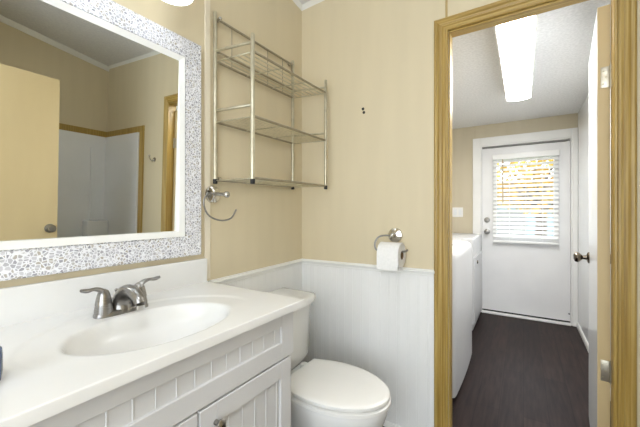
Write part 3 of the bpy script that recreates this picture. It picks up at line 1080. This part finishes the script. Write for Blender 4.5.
# ------------------------------------------------------------------ toilet paper
th = thing('toilet_paper_holder', 'chrome toilet paper holder arm on the back wall', 'paper holder', (-0.576, YB, 1.03))
b = NB(); lathe(b, [(0.039, 0), (0.039, -0.006), (0.036, -0.011), (0.027, -0.014), (0.012, -0.018), (0.010, -0.05)], (-0.576, YB, 1.031), 'y', 32)
ball(b, (-0.576, YB - 0.052, 1.034), 0.013)
obj('rosette', b, M['chrome'], th, smooth=True)
RY, RZ, RR = 1.578, 0.937, 0.063
b = NB()
tube(b, spline([(-0.576, YB - 0.055, 1.033), (-0.625, YB - 0.060, 1.030), (-0.650, YB - 0.066, 1.018), (-0.662, RY, 0.990), (-0.658, RY, 0.962), (-0.640, RY, 0.9545), (-0.55, RY, 0.9545), (-0.502, RY, 0.956), (-0.487, RY, 0.966)], 5), 0.0048, 10)
obj('arm', b, M['nickel'], th, smooth=True)
tp = thing('toilet_paper_roll', 'white toilet paper roll on the chrome arm', 'toilet paper', (-0.59, RY, RZ))
b = NB()
X0, X1 = -0.627, -0.516
lathe(b, [(0.0225, X0), (RR - 0.002, X0), (RR, X0 + 0.002), (RR, X1 - 0.002), (RR - 0.002, X1), (0.0225, X1), (0.0225, X0)], (0, RY, RZ), 'x', 40, False)
obj('paper', b, M['paper'], tp, smooth=True)
b = NB(); lathe(b, [(0.0213, X0), (0.0225, X0), (0.0225, X1), (0.0213, X1), (0.0213, X0)], (0, RY, RZ), 'x', 32, False)
obj('core', b, M['card'], tp, smooth=True)['label'] = 'brown card core'
b = NB()
pr = [(RY - RR * math.cos(t), RZ + RR * math.sin(t)) for t in (0.9, 0.6, 0.3, 0.0)] + [(RY - RR - 0.001, RZ - 0.03), (RY - RR + 0.001, RZ - 0.0705)]
q = pr + [(y - 0.0009, z + (0.0009 if i < 3 else 0)) for i, (y, z) in reversed(list(enumerate(pr)))]
loft(b, [[(x, y, z) for y, z in q] for x in (X0 + 0.001, X1 - 0.001)])
obj('loose_sheet', b, M['paper'], tp, smooth=True)

# empty screw anchors in the wall
for k, (x, z) in enumerate(((-0.7655, 1.737), (-0.7600, 1.716))):
    b = NB(); lathe(b, [(0.0085, 0), (0.0075, -0.0015), (0.0025, -0.002), (0.002, -0.0006)], (x, YB, z), 'y', 12)
    tag(obj('screw_anchor', b, M['dark'], base=(x, YB, z)), ('upper' if k == 0 else 'lower') + ' of two tiny dark screw anchors in the wall above the toilet paper', 'screw anchor', 'empty screw anchors in the back wall')

# light switch on the exterior wall
ls = thing('light_switch', 'white double light switch plate left of the exterior door', 'light switch', (-0.662, YE, 1.145))
b = NB(); box(b, -0.72, -0.604, YE - 0.006, YE, 1.088, 1.202, 0.003)
obj('plate', b, M['white'], ls)
for x in (-0.690, -0.634):
    b = NB(); box(b, x - 0.0165, x + 0.0165, YE - 0.010, YE - 0.005, 1.112, 1.178, 0.002)
    obj('rocker', b, M['gloss'], ls)

# ------------------------------------------------------------------ washer and dryer
wa = thing('washing_machine', 'white washing machine with bowed front nearest the doorway', 'washing machine', (-0.7, 2.40, 0))
wy0, wy1 = 2.03, 2.86


def bow(y):
    u = (y - 2.44) / 0.42
    return -0.338 - 0.012 * min(1, abs(u)) ** 2 - 0.06 * max(0.0, abs(u) - 0.86) ** 2 / 0.02


def wsec(z, inset=0.0, top=0.0):
    pts = [(-1.02, wy0 + inset, z)]
    n = 24
    for k in range(n + 1):
        y = wy0 + (wy1 - wy0) * k / n
        pts.append((bow(y) - inset, y + (inset if k == 0 else -inset if k == n else 0), z))
    pts.append((-1.02, wy1 - inset, z))
    return pts


b = NB()
loft(b, [wsec(0.03), wsec(0.86), wsec(0.885, 0.003), wsec(0.905, 0.014), wsec(0.915, 0.03), wsec(0.919, 0.06)])
obj('body', b, M['appl'], wa, smooth=True, angle=50)
b = NB(); box(b, -0.98, -0.40, wy0 + 0.03, wy1 - 0.06, 0.0, 0.03)
obj('toe_kick', b, M['dark'], wa)
b = NB(); box(b, -0.88, -0.42, wy0 + 0.09, wy1 - 0.09, 0.917, 0.930, 0.005, 3)
li = obj('lid', b, M['appl'], wa, smooth=True)
b = NB(); tube(b, spline([(-0.445, 2.16, 0.932), (-0.435, 2.24, 0.934), (-0.437, 2.32, 0.932)], 4), 0.007, 8)
obj('lid_grip', b, M['dark'], li, smooth=True)
b = NB(); box(b, -1.12, -0.99, wy0, wy1, 0.88, 1.06, 0.02, 3)
obj('console', b, M['appl'], wa, smooth=True)
dr = thing('dryer', 'white dryer beyond the washing machine, beside the exterior door', 'dryer', (-0.75, 3.65, 0))
b = NB()
box(b, -1.08, -0.40, 3.30, 4.05, 0.03, 0.90, 0.012, 3)
obj('body', b, M['appl'], dr, smooth=True)
b = NB(); box(b, -1.04, -0.43, 3.32, 4.03, 0.0, 0.03)
obj('toe_kick', b, M['dark'], dr)
b = NB(); box(b, -0.402, -0.388, 3.31, 3.98, 0.09, 0.715, 0.004)
dd = obj('door', b, M['appl'], dr)
b = NB(); lathe(b, [(0.018, 0), (0.016, 0.008), (0.006, 0.010)], (-0.388, 3.512, 0.653), 'x', 16)
obj('latch', b, M['bronze'], dd, smooth=True)
b = NB(); box(b, -1.12, -1.0, 3.30, 4.05, 0.88, 1.06, 0.02, 3)
obj('console', b, M['appl'], dr, smooth=True)

# ------------------------------------------------------------------ seen only in the mirror: tub alcove and entry door
su = thing('tub_surround', 'white tub and shower surround seen in the mirror', 'bathtub', (1.05, 0.9, 0))
SX = 0.76
b = NB()
box(b, SX, SX + 0.07, 0.13, YB - 0.002, 0.0, 0.42, 0.02, 3)
box(b, XE - 0.07, XE - 0.002, 0.13, YB - 0.002, 0.0, 0.42, 0.01)
box(b, SX + 0.05, XE - 0.05, 0.13, 0.20, 0.0, 0.42, 0.01)
box(b, SX + 0.05, XE - 0.05, YB - 0.072, YB - 0.002, 0.0, 0.42, 0.01)
box(b, SX + 0.05, XE - 0.05, 0.2, YB - 0.07, 0.0, 0.08)
obj('tub', b, M['surround'], su, smooth=True)
b = NB(); box(b, XE - 0.016, XE - 0.002, 0.13, YB - 0.02, 0.41, 1.825, 0.004)
obj('side_panel', b, M['surround'], su)
b = NB(); box(b, SX, XE - 0.002, YB - 0.024, YB - 0.002, 0.41, 1.825, 0.006)
obj('end_panel', b, M['surround'], su)
b = NB()
for z in (0.95,):
    box(b, XE - 0.13, XE - 0.016, YB - 0.22, YB - 0.024, 0.41, z, 0.012, 3)
box(b, XE - 0.03, XE - 0.012, YB - 0.16, YB - 0.14, 0.95, 1.70, 0.006)
obj('corner_shelf', b, M['surround'], su, smooth=True)
b = NB()
box(b, XE - 0.012, XE, 0.12, YB, 1.825, 1.885, 0.003)
box(b, 0.685, XE, YB - 0.012, YB, 1.825, 1.885, 0.003)
box(b, 0.685, 0.758, YB - 0.012, YB, 0.0, 1.825, 0.003)
struct('trim_15', b, M['goldv'], 'gold trim strip around the tub surround, seen in the mirror', 'trim')
rh = thing('robe_hook', 'chrome robe hook on the wall beside the tub, seen in the mirror', 'hook', (0.505, YB, 1.44))
b = NB(); lathe(b, [(0.02, 0), (0.02, -0.006), (0.008, -0.01)], (0.505, YB, 1.555), 'y', 18)
obj('rosette', b, M['chrome'], rh, smooth=True)
b = NB()
tube(b, spline([(0.505, YB - 0.006, 1.555), (0.505, YB - 0.03, 1.545), (0.505, YB - 0.045, 1.56), (0.505, YB - 0.05, 1.58)], 4), 0.006, 8)
ball(b, (0.505, YB - 0.05, 1.583), 0.009)
tube(b, spline([(0.505, YB - 0.02, 1.55), (0.485, YB - 0.035, 1.53), (0.47, YB - 0.045, 1.54)], 4), 0.005, 8)
obj('prongs', b, M['chrome'], rh, smooth=True)
DX = 0.55
b = NB(); box(b, DX, DX + 0.035, 0.13, 0.95, 0.012, 2.045, 0.001, 1)
d3 = struct('door_3', b, M['tan'], 'plain tan entry door standing open, seen in the mirror', 'door')
for sgn in (-1, 1):
    b = NB()
    x0 = DX if sgn < 0 else DX + 0.035
    lathe(b, [(0.032, 0), (0.032, sgn * 0.006), (0.014, sgn * 0.012), (0.011, sgn * 0.026), (0.022, sgn * 0.034), (0.027, sgn * 0.046), (0.022, sgn * 0.058), (0.01, sgn * 0.062)], (x0, 0.905, 0.955), 'x', 24)
    obj('knob', b, M['nickel'], d3, smooth=True)
